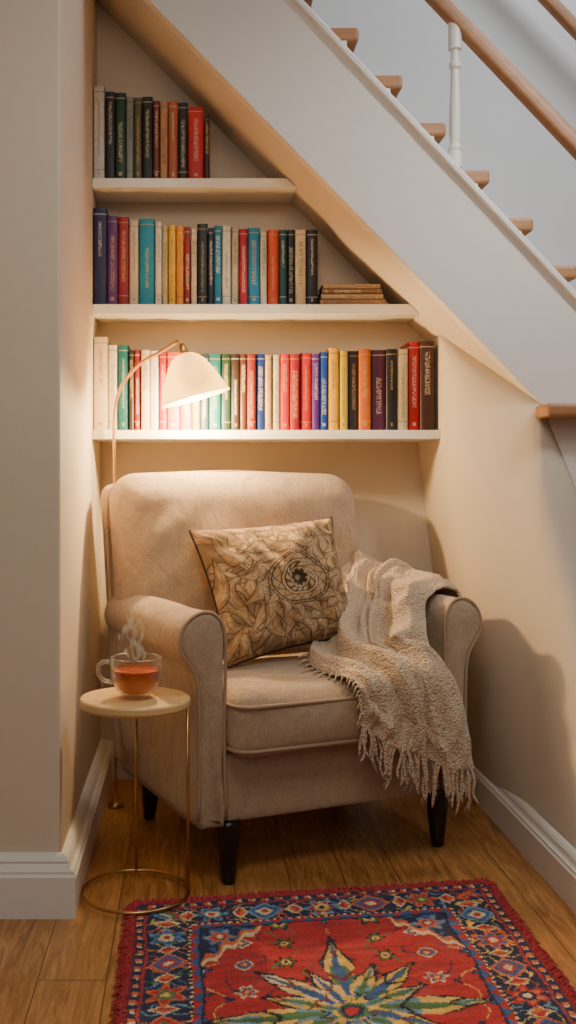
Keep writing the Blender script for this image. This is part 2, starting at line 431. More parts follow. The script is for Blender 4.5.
for rowi,(rows,zs,gname) in enumerate(((S1,ZS1,'books on the short top shelf'),(S2,ZS2,'books on the middle shelf'),(S3,ZS3,'books on the lowest shelf'))):
    for k,(x0,x1,yt,c) in enumerate(rows):
        Y=3.325+random.uniform(-.005,.010)
        if k==len(rows)-1 and rowi==2: Y=3.322
        X0=(x0-CX)/F*Y; X1=(x1-CX)/F*Y
        if k==0: X0=max(X0,XL+.002)
        w=(X1-X0)-.0018; h=(H-(yt-CY)/F*Y)-zs-.001; dp=random.uniform(.12,.142)
        cc=tuple(min(255,max(0,x+random.randint(-4,4))) for x in c)
        m=book_mat(cc,w,h,bi+rowi,bi*1.37)
        V,Fs,mi=book_mesh(w,h,dp,m)
        size='tall ' if h>.30 else ''
        thick='thick' if w>.036 else 'slim' if w<.026 else 'upright'
        o=obj('book',V,Fs,[m,M_pages],midx=mi,loc=((X0+X1)/2,Y,zs+.0005),label=f'{size}{thick} {cword(cc)} book with printed spine on a shelf',cat='book',group=gname)
        bi+=1
z=ZS2+.0005
for k,(x0,x1,c,hh) in enumerate([(320,386,(176,132,92),.019),(321,383,(206,178,136),.017),(322,382,(150,108,78),.016),(323,380,(198,164,120),.016)]):
    Y=3.33; X0=(x0-CX)/F*Y; X1=(x1-CX)/F*Y; L=X1-X0
    m=book_mat(c,hh,L,k,bi*1.3); V,Fs,mi=book_mesh(hh,L,.13,m)
    o=obj('book',V,Fs,[m,M_pages],midx=mi,label=f'{cword(c)} book lying flat in a small stack',cat='book',group='flat stack of books on the middle shelf')
    o.rotation_euler=(0,math.pi/2,0); o.location=(X0,Y,z+hh/2+.0003)
    z+=hh+.0006; bi+=1

# ================================================================ ARMCHAIR
TH=math.radians(23); CF=Vector((.405,2.78,0))
chair=empty('armchair',CF,TH,label='beige linen upholstered armchair with rolled arms and dark wooden legs',cat='armchair')
RM=Matrix.Rotation(TH,4,'Z')
def W(u,v_,z): return CF+RM@Vector((u,v_,z))
def nz(p,s,seed=0): return mnoise.noise(Vector(p)*s+Vector((seed,seed*.7,0)))
v,f=rbox(.345,.30,.095,.02,14,c=(0,.305,.25))
obj('frame',v,f,M_fab,parent=chair,smooth=True)
def dseat(p):
    x,y,zz=p; k=(1-(x/.335)**2)*(1-(y/.27)**2); k=max(k,0)
    s=.034*k**.55 if zz>0 else 0
    yy=y
    if y<0: yy=y-.022*(1-(zz/.08)**2)*(1-(x/.34)**2)
    return (x,yy,zz+s+.007*nz((x,y,zz),7,1))
v,f=rbox(.338,.262,.080,.044,28,dseat,c=(0,.207,.413))
obj('seat_cushion',v,f,M_fab,parent=chair,smooth=True)
BO=-.034
def dback(p):
    x,y,zz=p; t=(zz+.46)/.92
    x2=x*(0.975+.025*t)+.005*nz((x,0,zz),4,21)
    bulge=0
    if y<0:
        bulge=-.062*max(0,(1-(x/.43)**4))*max(0,math.sin(min(1,max(0,t))*math.pi))**.6
        bulge+=.015*nz((x,0,zz),4.5,13)+.007*mnoise.noise(Vector((x*4+zz*9,zz*5,2)))
        cxr=min(abs(x-.40),abs(x+.40)); bulge+=.006*math.sin((zz*1.2+abs(x)*.8)*42)*math.exp(-((cxr)/.16)**2)*(1 if zz>-.1 else 0)*max(0,(1-(x/.43)**6))
    zz2=zz+.012*(1-(x/.43)**2)*(1 if zz>0 else 0)*t
    return (x2,y+bulge+.11*(max(t,0)**1.2)+.006*nz((x,y,zz),7,3),zz2+.006*nz((x,y,zz),5,9)*(1 if zz>.2 else .3))
v,f=rbox(.425,.092,.44,.088,44,dback,c=(BO,.485,.625))
obj('backrest',v,f,M_fab,parent=chair,smooth=True)
def dback2(p):
    x,y,zz=p; t=(zz+.44)/.88
    return (x*(.975+.025*t),y+.11*(max(t,0)**1.2),zz+.004*(1-(x/.42)**2)*t)
v,f=rbox(.425,.045,.430,.044,20,dback2,c=(BO,.565,.608))
obj('back_panel',v,f,M_fab,parent=chair,smooth=True)
# slim arm that flares out into a rolled top
pr=[(.346,.155),(.346,.30),(.346,.45),(.343,.57),(.343,.64),(.355,.685),(.383,.709),(.420,.708),(.453,.685),(.469,.648),(.465,.610),(.445,.582),(.426,.548),(.417,.48),(.415,.30),(.414,.155)]
prof=[Vector((a,0,b_)) for a,b_ in pr]
ring=catmull(prof,4,closed=True)
for q in ring:
    if q.z<.155: q.z=.155
nR=len(ring)
def arm(sgn):
    cen=Vector((.39,0,.45)); V=[];Fs=[]
    vs=[(-.012,.018),(-.010,.008),(-.004,.003),(.006,.000),(.020,0)]+[(.02+(.60-.02)*k/18,0) for k in range(1,19)]+[(.615,.006)]
    nrm=[]
    for i in range(nR):
        t=(ring[(i+1)%nR]-ring[i-1]).normalized(); nn=Vector((t.z,0,-t.x))
        if nn.dot(ring[i]-Vector((.385,0,ring[i].z)))<0 and abs(nn.x)>.3: nn=-nn
        if abs(nn.x)<=.3 and nn.dot(ring[i]-cen)<0: nn=-nn
        nrm.append(nn)
    for vv,ins in vs:
        for i in range(nR):
            q=ring[i]-nrm[i]*ins
            wob=.006*nz((q.x,vv,q.z),8,5 if sgn>0 else 11)
            V.append((sgn*(q.x+wob),vv,q.z+(wob if q.z>.5 else 0)))
    for a in range(len(vs)-1):
        for i in range(nR):
            j=(i+1)%nR; Fs.append((a*nR+i,a*nR+j,(a+1)*nR+j,(a+1)*nR+i))
    Fs.append(tuple(range(nR))); Fs.append(tuple(range((len(vs)-1)*nR,len(vs)*nR)))
    obj('arm',V,Fs,M_fab,parent=chair,smooth=True)
    pts=[Vector((sgn*ring[i].x,-.006,ring[i].z)) for i in range(0,61) if ring[i].z>.16]
    v,f=tube(pts,.0048,8)
    obj('piping',v,f,M_pipe,parent=chair,smooth=True,label='corded piping around arm front')
arm(-1); arm(1)
def loop(hx,hy,r,z,cy):
    pts=[]
    for cx_,cy_,a0 in ((hx-r,hy-r,0),(-hx+r,hy-r,90),(-hx+r,-hy+r,180),(hx-r,-hy+r,270)):
        for k in range(7):
            a=math.radians(a0+15*k); pts.append(Vector((cx_+r*math.cos(a),cy+cy_+r*math.sin(a),z)))
    return pts
for z,hy in ((.470,.273),(.356,.270)):
    pts=loop(.335,hy,.05,z,.207)
    v,f=tube(pts,.0052,8,closed=True)
    obj('piping',v,f,M_pipe,parent=chair,smooth=True,label='corded piping around seat cushion')
pts=[]
for x,z in [(-.424,.60),(-.427,.80),(-.425,.94),(-.410,1.01),(-.366,1.052),(-.3,1.064),(-.15,1.073),(0,1.077),(.15,1.073),(.3,1.064),(.366,1.052),(.410,1.01),(.425,.94),(.427,.80),(.424,.60)]:
    t=(z-.185)/.88; pts.append((x*.995+BO,.528+.11*max(t,0)**1.2,z))
v,f=tube(catmull(pts,5),.0050,8)
obj('piping',v,f,M_pipe,parent=chair,smooth=True,label='corded piping around backrest')
def leg(x,y,spl):
    prof=[(0,.165),(.031,.165),(.031,.150),(.028,.142),(.030,.130),(.027,.085),(.021,.03),(.018,.006),(.015,.0),(0,0)]
    V,Fs=lathe(prof,20)
    V=[(a+ x+spl[0]*(.165-c),b+y+spl[1]*(.165-c),c) for a,b,c in V]
    obj('leg',V,Fs,M_leg,parent=chair,smooth=True,label='dark turned wooden leg')
leg(-.325,.015,(0,0)); leg(.345,.03,(0,0)); leg(-.335,.55,(0,.12)); leg(.335,.55,(0,.12))

# ================================================================ CUSHION
BL=Vector((.106,2.872,.524)); BR=Vector((.492,3.010,.592)); TL=Vector((-0.002,3.030,.900)); TR=Vector((.434,3.140,.934))
ctr=(BL+BR+TL+TR)/4; nrmP=((BR-BL).cross(TL-BL)).normalized()
if nrmP.y>0: nrmP=-nrmP
n=280
pil=empty('throw_pillow',ctr,0,label='square tan cushion with dark botanical print leaning on the chair back',cat='cushion')
tanc=np.array(lin((200,164,118))[:3]); dkc=np.array(lin((46,30,20))[:3]); midc=np.array(lin((132,98,66))[:3]); ltc=np.array(lin((220,190,146))[:3])
rl=random.Random(11); LEAVES=[]
for k in range(150):
    x,y=rl.uniform(-1.05,1.05),rl.uniform(-1.05,1.05)
    LEAVES.append((x,y,rl.uniform(.4,.85),rl.uniform(.08,.14),rl.uniform(0,6.28),rl.choice((-1,1))*rl.uniform(.35,.6)))
mcx,mcy=.14,-.10
for ringr,cnt,L,wd in ((.80,13,.46,.12),(.64,12,.34,.10)):
    for k in range(cnt):
        a=2*math.pi*k/cnt; LEAVES.append((mcx+math.cos(a)*(ringr-.2),mcy+math.sin(a)*(ringr-.2),L,wd,a+1.1,.36))
def leafset(x,y):
    best=None
    for (cx,cy,L,wd,ang,cur) in LEAVES:
        dx,dy=x-cx,y-cy
        if dx*dx+dy*dy>(L*1.25)**2: continue
        u=dx*math.cos(ang)+dy*math.sin(ang); v_=-dx*math.sin(ang)+dy*math.cos(ang)
        t=u/L
        if t<0 or t>1: continue
        v_-=cur*math.sin(t*math.pi)*L
        w=wd*math.sin(math.pi*t**.75)+1e-4
        if abs(v_)<w: best=(t,v_/w,w,L)
    return best
def pcol(s,t):
    x=s*2-1; y=t*2-1
    x+=.05*mnoise.noise(Vector((x*3,y*3,3))); y+=.05*mnoise.noise(Vector((x*3,y*3,9)))
    dx,dy=x-mcx,y-mcy; r=math.hypot(dx,dy*1.1)*.70; a=math.atan2(dy,dx)
    mo=.5+.5*mnoise.noise(Vector((x*3,y*3,8)))
    if r<.33:
        c=ltc*.3+tanc*.7; sh=min(1,max(0,(r-.16)/.17))*.6*(.5+.8*mo); sh=min(1,sh); c=c*(1-sh)+midc*sh
        if r<.03: k=.4
        elif r<.10: k=.95 if (r<.08 or math.sin(a*9)>-.3) else .3
        elif r<.115: k=.15
        elif r<.125: k=.9
        elif r<.165: k=.8 if math.sin(a*11+r*70)>.1 else .15
        elif r<.178: k=.92
        elif r<.20: k=.1
        elif r<.212: k=.85
        elif r<.285: k=.8 if abs(math.sin(a*7+r*30))<.22 or abs(math.sin(a*7-r*34+1))<.15 else .08
        elif r<.298: k=.92
        elif r<.32: k=.5 if math.sin(a*30)>0 else .1
        else: k=.92
        return c*(1-k)+dkc*k
    lf=leafset(x,y)
    if lf is None:
        return tanc*.4+dkc*.6
    t_,q,w,L=lf
    edge=min(1,max(0,1.2-(1-abs(q))*w/.017))
    rib=max(0,1-abs(q)*w/.010)*.8
    swirl=max(0,1-abs(math.sin(q*5.2))*2.9)*.55
    vein=max(0,1-abs(math.sin(t_*L*30+abs(q)*2.4))*2.4)*.5
    shade=.85*(abs(q)**1.5)+.4*(1-t_)
    c=(ltc*mo+tanc*(1-mo))
    c=c*(1-min(1,shade)*.85)+midc*min(1,shade)*.85
    k=min(.95,max(edge,rib,swirl,vein))
    return c*(1-k)+dkc*k
V=[];Fs=[];cols=[]
for side in (1,-1):
    base=len(V)
    for i in range(n+1):
        for j in range(n+1):
            s=i/n;t=j/n
            xx=s*2-1; yy=t*2-1
            s2=.5+.5*xx*(1-.08*(1-yy*yy)); t2=.5+.5*yy*(1-.08*(1-xx*xx))
            p=BL*(1-s2)*(1-t2)+BR*s2*(1-t2)+TL*(1-s2)*t2+TR*s2*t2
            hgt=.112*((1-xx*xx)*(1-yy*yy))**.45
            fade=min(1,(1-max(abs(xx),abs(yy)))*5)
            hgt+=fade*(.022*mnoise.noise(Vector((xx*2.0,yy*2.0,side*4)))+.012*mnoise.noise(Vector((xx*6+yy*3,yy*2,side*9))))
            sd_=max(abs(xx),abs(yy)); ang=(yy if abs(xx)>abs(yy) else xx)
            hgt+=.006*math.sin(ang*20+2*xx)*max(0,(sd_-.6)/.4)*min(1,(1-sd_)*12)
            V.append(p+nrmP*hgt*side*(1 if side==1 else .6)-ctr)
            cols.append(tuple(pcol(s,t)) if side==1 else tuple(tanc))
    for i in range(n):
        for j in range(n):
            a=base+i*(n+1)+j; Fs.append((a,a+n+1,a+n+2,a+1))
o=obj('cushion_cover',V,Fs,M_pillow,parent=pil,smooth=True)
ca=o.data.color_attributes.new('Col','FLOAT_COLOR','POINT')
ca.data.foreach_set('color',[x for c in cols for x in (*c,1.0)])
edge=[]
for s,t in [(k/20,0) for k in range(20)]+[(1,k/20) for k in range(20)]+[(1-k/20,1) for k in range(20)]+[(0,1-k/20) for k in range(20)]:
    xx=s*2-1; yy=t*2-1
    s2=.5+.5*xx*(1-.08*(1-yy*yy)); t2=.5+.5*yy*(1-.08*(1-xx*xx))
    edge.append(BL*(1-s2)*(1-t2)+BR*s2*(1-t2)+TL*(1-s2)*t2+TR*s2*t2-ctr)
v,f=tube(edge,.0042,8,closed=True)
obj('piping',v,f,M_black,parent=pil,smooth=True,label='dark corded edge')

# ================================================================ THROW
ctrl=[
[(.478,.55,.52),(.492,.43,.49),(.494,.32,.48),(.492,.20,.50),(.484,.10,.55)],
[(.470,.56,.670),(.482,.43,.675),(.484,.32,.675),(.480,.20,.68),(.470,.09,.69)],
[(.40,.57,.735),(.412,.44,.738),(.415,.33,.736),(.418,.22,.731),(.422,.09,.722)],
[(.30,.52,.748),(.325,.40,.735),(.335,.29,.730),(.345,.18,.726),(.362,.065,.714)],
[(.21,.36,.65),(.238,.28,.655),(.256,.20,.655),(.280,.12,.655),(.312,.03,.65)],
[(-.01,.140,.527),(.062,.105,.54),(.128,.060,.545),(.198,.012,.548),(.272,-.045,.56)],
[(-.005,-.06,.515),(.066,-.079,.52),(.133,-.087,.52),(.205,-.096,.512),(.298,-.100,.492)],
[(.008,-.100,.46),(.082,-.109,.435),(.153,-.114,.40),(.232,-.118,.372),(.328,-.119,.348)],
[(.005,-.097,.405),(.086,-.109,.350),(.16,-.114,.325),(.242,-.119,.283),(.342,-.120,.262)]]
KR,KC=32,60
rows=[catmull(r,KC) for r in ctrl]
ncol=len(rows[0])
colsP=[catmull([rows[i][j] for i in range(len(rows))],KR) for j in range(ncol)]
nrow=len(colsP[0])
G=[[colsP[j][i] for j in range(ncol)] for i in range(nrow)]
Gn=[]
for i in range(nrow):
    rr=[]
    for j in range(ncol):
        a=G[min(i+1,nrow-1)][j]-G[max(i-1,0)][j]; b_=G[i][min(j+1,ncol-1)]-G[i][max(j-1,0)]
        rr.append(a.cross(b_).normalized())
    Gn.append(rr)
mid=Gn[nrow//4][ncol//2]
sg=1 if mid.z>0 else -1
V=[];Fs=[];GP=[]
def fold(a,b_,k):
    v_=abs(mnoise.noise(Vector((a,b_,k))))
    v_=min(1,v_*2.4)
    return (math.cos(v_*math.pi)+1)/2
for i in range(nrow):
    row=[]
    for j in range(ncol):
        s=i/(nrow-1); t=j/(ncol-1)
        wx=.18*mnoise.noise(Vector((s*3.2,t*2.2,1)))+.05*mnoise.noise(Vector((s*9,t*6,21)))
        tw=t+wx+.14*math.sin(s*4+.4)
        f1=fold(s*1.6+1.1,tw*4.6,1.3)
        f0=.5+.5*math.sin(tw*2*math.pi*3.9+1.2*math.sin(s*5))
        f2=fold(s*3.0+4,tw*7.4+s*2.5,5.1)
        f3=fold(s*5.5+t*3,tw*3.0-s*5.0,9.7)
        env=min(1,s/.12)*(.30+.70*min(1,min(t,1-t)/.08))
        bun=.75+.55*math.exp(-((s-.45)/.12)**2)+.45*math.exp(-((s-.63)/.08)**2)
        d=env*bun*(.028*f1+.014*f0+.013*f2+.018*f3)+.0025*mnoise.noise(Vector((s*26,t*18,2)))+.003
        p=G[i][j]+Gn[i][j]*sg*d
        if 0<j<ncol-1:
            tg=(G[i][min(j+1,ncol-1)]-G[i][j-1]).normalized()
            p+=tg*env*(.020*mnoise.noise(Vector((s*4,tw*6,14))))
        row.append(W(p.x,p.y,p.z))
    GP.append(row)
thr_o=GP[nrow//4][ncol//2].copy()
thr=empty('throw_blanket',thr_o,0,label='beige chunky knit throw blanket draped over the chair arm and seat',cat='blanket')
V=[p-thr_o for r in GP for p in r]
for i in range(nrow-1):
    for j in range(ncol-1): Fs.append((i*ncol+j,i*ncol+j+1,(i+1)*ncol+j+1,(i+1)*ncol+j))
o=obj('blanket_body',V,Fs,M_knit,parent=thr,smooth=True)
sd=o.modifiers.new('thick','SOLIDIFY'); sd.thickness=.009; sd.offset=0
parts=[]
nf=54
for k in range(nf):
    t=k/(nf-1)*(ncol-1); j=min(int(t),ncol-2); fr=t-j
    p=GP[-1][j].lerp(GP[-1][j+1],fr)-thr_o
    L=random.uniform(.07,.125); sw=Vector((random.uniform(-.024,.024),random.uniform(-.014,.006),0))
    pts=[p+Vector((0,0,.006)),p+Vector((0,0,-L*.3))+sw*.5,p+Vector((0,0,-L*.7))+sw*.6+Vector((random.uniform(-.007,.007),0,0)),p+Vector((0,0,-L))+sw]
    parts.append(tube(catmull(pts,3),.003,6,radii=[.0042]*6+[.0036]*2+[.003,.0014]))
for k in range(28):
    i=int(nrow*.56+k*nrow*.44/28); i=min(i,nrow-1)
    p=GP[i][0]-thr_o; L=random.uniform(.025,.055)
    dr=W(-L,-.3*L,0)-W(0,0,0)
    if i>nrow*.7: dr=dr*.45
    pts=[p,p+dr*.5+Vector((0,0,.002)),p+dr+Vector((0,0,-L*.35 if i>nrow*.66 else -.006))]
    parts.append(tube(pts,.003,5,radii=[.0037,.0032,.0015]))
v,f=merge(*parts)
obj('fringe',v,f,M_knit,parent=thr,smooth=True,kind='stuff',label='twisted tassel fringe')

# ================================================================ RUG
FL=Vector((-.138,2.512,0)); FR=Vector((.770,2.652,0)); NL=Vector((-.125,1.36,0)); NR=Vector((.765,1.50,0))
RW,RL=.93,1.15
nx,ny=420,520
rd=lin((184,30,32))[:3]; rd2=lin((130,16,24))[:3]; navy=lin((30,38,72))[:3]; blue=lin((52,90,146))[:3]; crm=lin((224,198,148))[:3]; org=lin((212,98,42))[:3]; grn=lin((76,118,70))[:3]; yel=lin((228,182,80))[:3]; dkk=lin((28,22,34))[:3]; sky=lin((102,144,170))[:3]
hsh=lambda i,j,k=0: (math.sin(i*127.1+j*311.7+k*74.7)*43758.5453)%1.0
def flower(x,y,R,pal):
    r=math.hypot(x,y)/R; a=math.atan2(y,x); pet=.76+.24*math.cos(a*6)
    if r<.2: return pal[0]
    if r<.40: return pal[1]
    if r<pet*.74: return pal[2]
    if r<pet: return pal[3]
    return None
def diamond(x,y,R,pal):
    d=(abs(x)**1.15+abs(y)**1.15)**(1/1.15)/R
    if d<.25: return pal[0]
    if d<.48: return pal[1]
    if d<.75: return pal[2]
    if d<.92: return pal[3]
    return None
def rugcol(x,y):
    X=min(x,RW-x); Yv=min(y,RL-y); d=min(X,Yv)
    s= y if X<Yv else x
    sid=(0 if x<RW/2 else 1) if X<Yv else (2 if y<RL/2 else 3)
    full=RL if X<Yv else RW
    if d<.012: return rd2
    if d<.034:
        q=((s/.036)%1)
        return (navy if d<.016 or d>.030 else (org if q<.35 else (crm if q<.5 else navy)))
    if d<.040: return rd
    if d<.136:
        n_=round(full/.130); per=full/n_; idx=int(s/per); jx=(hsh(idx,sid,2)-.5)*.014; loc=(s/per-idx-.5)*per+jx; dy=d-.088
        pals=[(crm,rd,blue,org),(navy,yel,rd,sky),(rd,crm,blue,sky),(crm,navy,org,rd),(yel,grn,rd,org),(org,crm,grn,rd)]
        c=(flower if (idx+sid)%2 else diamond)(loc,dy,.044+.008*hsh(idx,sid,8),pals[int(hsh(idx,sid,1)*6)%6])
        if c: return c
        l2=((s/per)%1)*per; l2=min(l2,per-l2)
        if l2+abs(dy)*.7<.016: return rd if idx%2 else org
        if l2+abs(dy)*.7<.022: return crm
        vn=abs(mnoise.noise(Vector((x*32,y*32,9))))
        if vn<.06: return (sky,grn,org,yel)[int(hsh(int(s/.05),sid)*4)%4]
        return navy
    if d<.142: return crm if ((s/.018)%1)<.45 else dkk
    if d<.160:
        tz=abs(((s/.050)%1)*2-1)*.018
        return rd if (d-.142)<tz else blue
    if d<.165: return dkk
    fx=x-RW/2; fy=y-RL/2
    ax_,ay_=abs(fx),abs(fy)
    r=math.hypot(fx,fy); a=math.atan2(fy,fx)
    k16=int(round(a/(math.pi/8)))%16; ca_=a-round(a/(math.pi/8))*(math.pi/8)
    along=r*math.cos(ca_); across=abs(r*math.sin(ca_))
    Lf=(.290 if k16%4==0 else (.245 if k16%2==0 else .185))*(1+.10*(hsh(k16,3)-.5))
    w0=.044 if k16%2==0 else .028
    t_=along/Lf
    wid=(w0*(t_/.45 if t_<.45 else (1-t_)/.55)) if 0<t_<1 else 0
    if r<.016: return rd
    if r<.024: return navy
    if r<.032: return grn
    if 0<t_<1 and across<wid:
        pals=[(yel,grn,blue),(yel,org,grn),(crm,yel,blue),(yel,sky,grn)]
        pl=pals[int(hsh(k16,1)*4)%4]
        q=across/wid
        if abs(math.sin(t_*9-q*1.2+k16))<.17: return dkk if hsh(k16,5)>.5 else rd2
        if q<.30 and t_>.2: return pl[2]
        if q<.60: return pl[1] if int(t_*4+k16*.3)%2 else pl[0]
        return pl[0]
    if 0<t_<1.07 and across<wid+.006: return dkk
    if r<.09: return org if int(r/.016)%2 else rd2
    if r<.14: return navy if mnoise.noise(Vector((fx*30,fy*30,1)))<.08 else blue
    cx_=RW/2-.165-ax_; cy_=RL/2-.165-ay_
    sp=cx_+cy_*.8+.010*math.sin(cx_*140)
    if sp<.155:
        if sp>.141: return crm
        if sp>.126: return org
        c=flower(cx_-.045,cy_-.050,.042,(crm,rd,org,sky))
        return c or (navy if mnoise.noise(Vector((cx_*40,cy_*40,2)))<.2 else blue)
    gs=.104; gi=round(ax_/gs); gj=round(ay_/gs)
    lx,ly=ax_-gi*gs-.022*(hsh(gi,gj,11)-.5),ay_-gj*gs-.022*(hsh(gi,gj,12)-.5); hh=hsh(gi,gj)
    pal=[(crm,navy,sky,navy),(navy,yel,grn,dkk),(rd,crm,blue,navy),(yel,rd,blue,crm)][int(hh*4)%4]
    c=(flower if hsh(gi,gj,3)>.55 else diamond)(lx,ly,.024+.013*hsh(gi,gj,5),pal)
    if c: return c
    vn=abs(mnoise.noise(Vector((ax_*12,ay_*12,4))))
    if vn<.018: return (dkk,grn,yel,navy)[int(hh*4)%4]
    return rd
V=[];Fs=[];cols=[]
rug_o=(FL+FR+NL+NR)/4
rug=empty('area_rug',(rug_o.x,rug_o.y,0),0,label='red and navy patterned oriental wool rug on the wooden floor',cat='rug')
rn=random.Random(3)
for i in range(nx+1):
    for j in range(ny+1):
        s=i/nx;t=j/ny
        p=FL*(1-s)*(1-t)+FR*s*(1-t)+NL*(1-s)*t+NR*s*t-rug_o
        edge=min(s,1-s)*RW; edge=min(edge,min(t,1-t)*RL)
        z=.004+.006*min(1,edge/.008)+rn.uniform(-.0015,.0015)+.0016*mnoise.noise(Vector((s*9,t*9,0)))
        wx=.010*mnoise.noise(Vector((s*8,t*8,4)))+.0045*mnoise.noise(Vector((s*42,t*42,4)))+rn.uniform(-.0020,.0020)
        wy=.010*mnoise.noise(Vector((s*8,t*8,14)))+.0045*mnoise.noise(Vector((s*42,t*42,24)))+rn.uniform(-.0020,.0020)
        V.append((p.x,p.y,z))
        c=rugcol(s*RW+wx,t*RL+wy); k=rn.uniform(.74,1.2)*(1+.38*mnoise.noise(Vector((s*9,t*70,2))))
        wear=.05+.16*max(0,mnoise.noise(Vector((s*12,t*12,31))))
        g_=(c[0]*1.3+c[1]+c[2])/3+.03
        cols.append(tuple(min(1,(q*(1-wear)+g_*wear)*k+.004) for q in c)+(1.0,))
for i in range(nx):
    for j in range(ny):
        a=i*(ny+1)+j; Fs.append((a,a+ny+1,a+ny+2,a+1))
o=obj('rug_pile',V,Fs,M_rug,parent=rug,smooth=True)
ca=o.data.color_attributes.new('Col','FLOAT_COLOR','POINT')
ca.data.foreach_set('color',[x for c in cols for x in c])
cn=[FL,FR,NR,NL]
V=[(c.x-rug_o.x,c.y-rug_o.y,.0005) for c in cn]+[(c.x-rug_o.x,c.y-rug_o.y,.004) for c in cn]
Fs=[(3,2,1,0),(4,5,6,7),(0,1,5,4),(1,2,6,5),(2,3,7,6),(3,0,4,7)]
M_redwool=simple('red_wool',(194,62,66),.95,c2=(138,30,40),scale=90,sheen=.2)
obj('rug_backing',V,Fs,M_redwool,parent=rug)
parts=[]
def fringe(a,b_,out,cnt,L):
    for k in range(cnt):
        ins=random.uniform(0,.012)
        p=a.lerp(b_,(k+random.random()*.8)/cnt)-rug_o-out*ins; l=L*random.uniform(.4,1.5)+ins; d=(out+Vector((random.uniform(-.8,.8),random.uniform(-.8,.8),0))).normalized()
        zz=random.uniform(.009,.017)
        parts.append(tube([Vector((p.x,p.y,.006)),Vector((p.x,p.y,zz))+d*l*.5,Vector((p.x,p.y,.003))+d*l],.0022,4,radii=[.0028,.0024,.0011]))
fringe(FL,FR,Vector((-.15,.99,0)),680,.020); fringe(NL,NR,Vector((0,-1,0)),200,.015)
fringe(FL,NL,Vector((-1,0,0)),680,.019); fringe(FR,NR,Vector((1,0,0)),560,.017)
v,f=merge(*parts)
obj('fringe',v,f,M_redwool,parent=rug,kind='stuff',label='shaggy red wool edge fringe')

# ================================================================ SIDE TABLE
TC=Vector((-.138,2.578,0)); R=.139
tb=empty('side_table',TC,0,label='small round side table with pale wood top and thin brass legs',cat='table')
V,Fs=lathe([(0,.480),(.132,.480),(R-.002,.484),(R,.488),(R,.500),(R-.003,.504),(0,.504)],64)
obj('tabletop',V,Fs,M_tablewood,parent=tb,smooth=False)
pts=[(R*.97*math.cos(a),R*.97*math.sin(a),.0165) for a in [2*math.pi*k/64 for k in range(64)]]
v,f=tube(pts,.0045,10,closed=True)
obj('base_ring',v,f,M_brass,parent=tb,smooth=True,label='brass floor ring')
for an in (92,-4):
    a=math.radians(an); x,y=R*.96*math.cos(a),R*.96*math.sin(a)
    v,f=tube([(x,y,.017),(x,y,.25),(x*.985,y*.985,.482)],.0042,10)
    obj('leg',v,f,M_brass,parent=tb,smooth=True)

# ================================================================ TEA CUP
def glassmat(name,base,amp,dif):
    m=bpy.data.materials.new(name); m.use_nodes=True; nt=m.node_tree; nt.nodes.remove(nt.nodes['Principled BSDF'])
    tp=N(nt,'ShaderNodeBsdfTransparent'); gl=N(nt,'ShaderNodeBsdfGlossy'); gl.inputs['Roughness'].default_value=.05
    lw=N(nt,'ShaderNodeLayerWeight'); lw.inputs[0].default_value=.5
    fc=math_(nt,'ADD',math_(nt,'MULTIPLY',math_(nt,'POWER',lw.outputs['Facing'],2.6),amp),base)
    tc=N(nt,'ShaderNodeTexCoord'); no=N(nt,'ShaderNodeTexNoise',Scale=8.0); nt.links.new(tc.outputs['Object'],no.inputs['Vector'])
    nt.links.new(mixc(nt,no.outputs[0],(.96,.955,.945,1),(.98,.975,.965,1)),tp.inputs[0])
    dd=N(nt,'ShaderNodeBsdfDiffuse'); dd.inputs[0].default_value=(.95,.93,.9,1)
    m2=N(nt,'ShaderNodeMixShader'); m2.inputs[0].default_value=dif; nt.links.new(gl.outputs[0],m2.inputs[1]); nt.links.new(dd.outputs[0],m2.inputs[2])
    mx=N(nt,'ShaderNodeMixShader'); nt.links.new(fc,mx.inputs[0]); nt.links.new(tp.outputs[0],mx.inputs[1]); nt.links.new(m2.outputs[0],mx.inputs[2]); nt.links.new(mx.outputs[0],nt.nodes['Material Output'].inputs['Surface'])
    return m
M_glass=glassmat('clear_glass',.02,.8,.30); M_hand=glassmat('clear_glass_handle',.16,.8,.5)
m,nt,b=mat('amber_tea'); M_tea=m
tc=N(nt,'ShaderNodeTexCoord'); sp=N(nt,'ShaderNodeSeparateXYZ'); nt.links.new(tc.outputs['Object'],sp.inputs[0])
g=math_(nt,'MINIMUM',math_(nt,'MULTIPLY',sp.outputs[2],14.0),1.0)
nt.links.new(mixc(nt,g,lin((250,142,20)),lin((176,66,4))),b.inputs['Base Color'])
b.inputs['Roughness'].default_value=.06; b.inputs['Coat Weight'].default_value=.3
CC=Vector((-.135,2.572,.5045))
cup=empty('tea_cup',CC,0,label='clear glass cup of amber tea steaming on the side table',cat='cup')
out=[(0,.0),(.030,.0),(.033,.004),(.039,.009),(.053,.023),(.0605,.044),(.0635,.068),(.0640,.098)]
inn=[(.0615,.098),(.0610,.068),(.0580,.046),(.0505,.027),(.036,.013),(0,.010)]
rim=[(.0645,.100),(.063,.1013)]
V,Fs=lathe(out+rim+inn,56); obj('glass_body',V,Fs,M_glass,parent=cup,smooth=True)
V,Fs=lathe([(0,.0105),(.035,.0135),(.0495,.0275),(.0572,.046),(.0602,.067),(.0605,.071),(.059,.0715),(0,.0715)],56)
obj('tea',V,Fs,M_tea,parent=cup,smooth=True,label='amber tea')
hp=catmull([(-.060,0,.084),(-.077,.0,.090),(-.093,0,.080),(-.095,0,.060),(-.081,0,.043),(-.057,0,.038)],6)
v,f=tube(hp,.0052,12); obj('handle',v,f,M_hand,parent=cup,smooth=True,label='looped glass handle')
m=bpy.data.materials.new('steam'); m.use_nodes=True; nt=m.node_tree
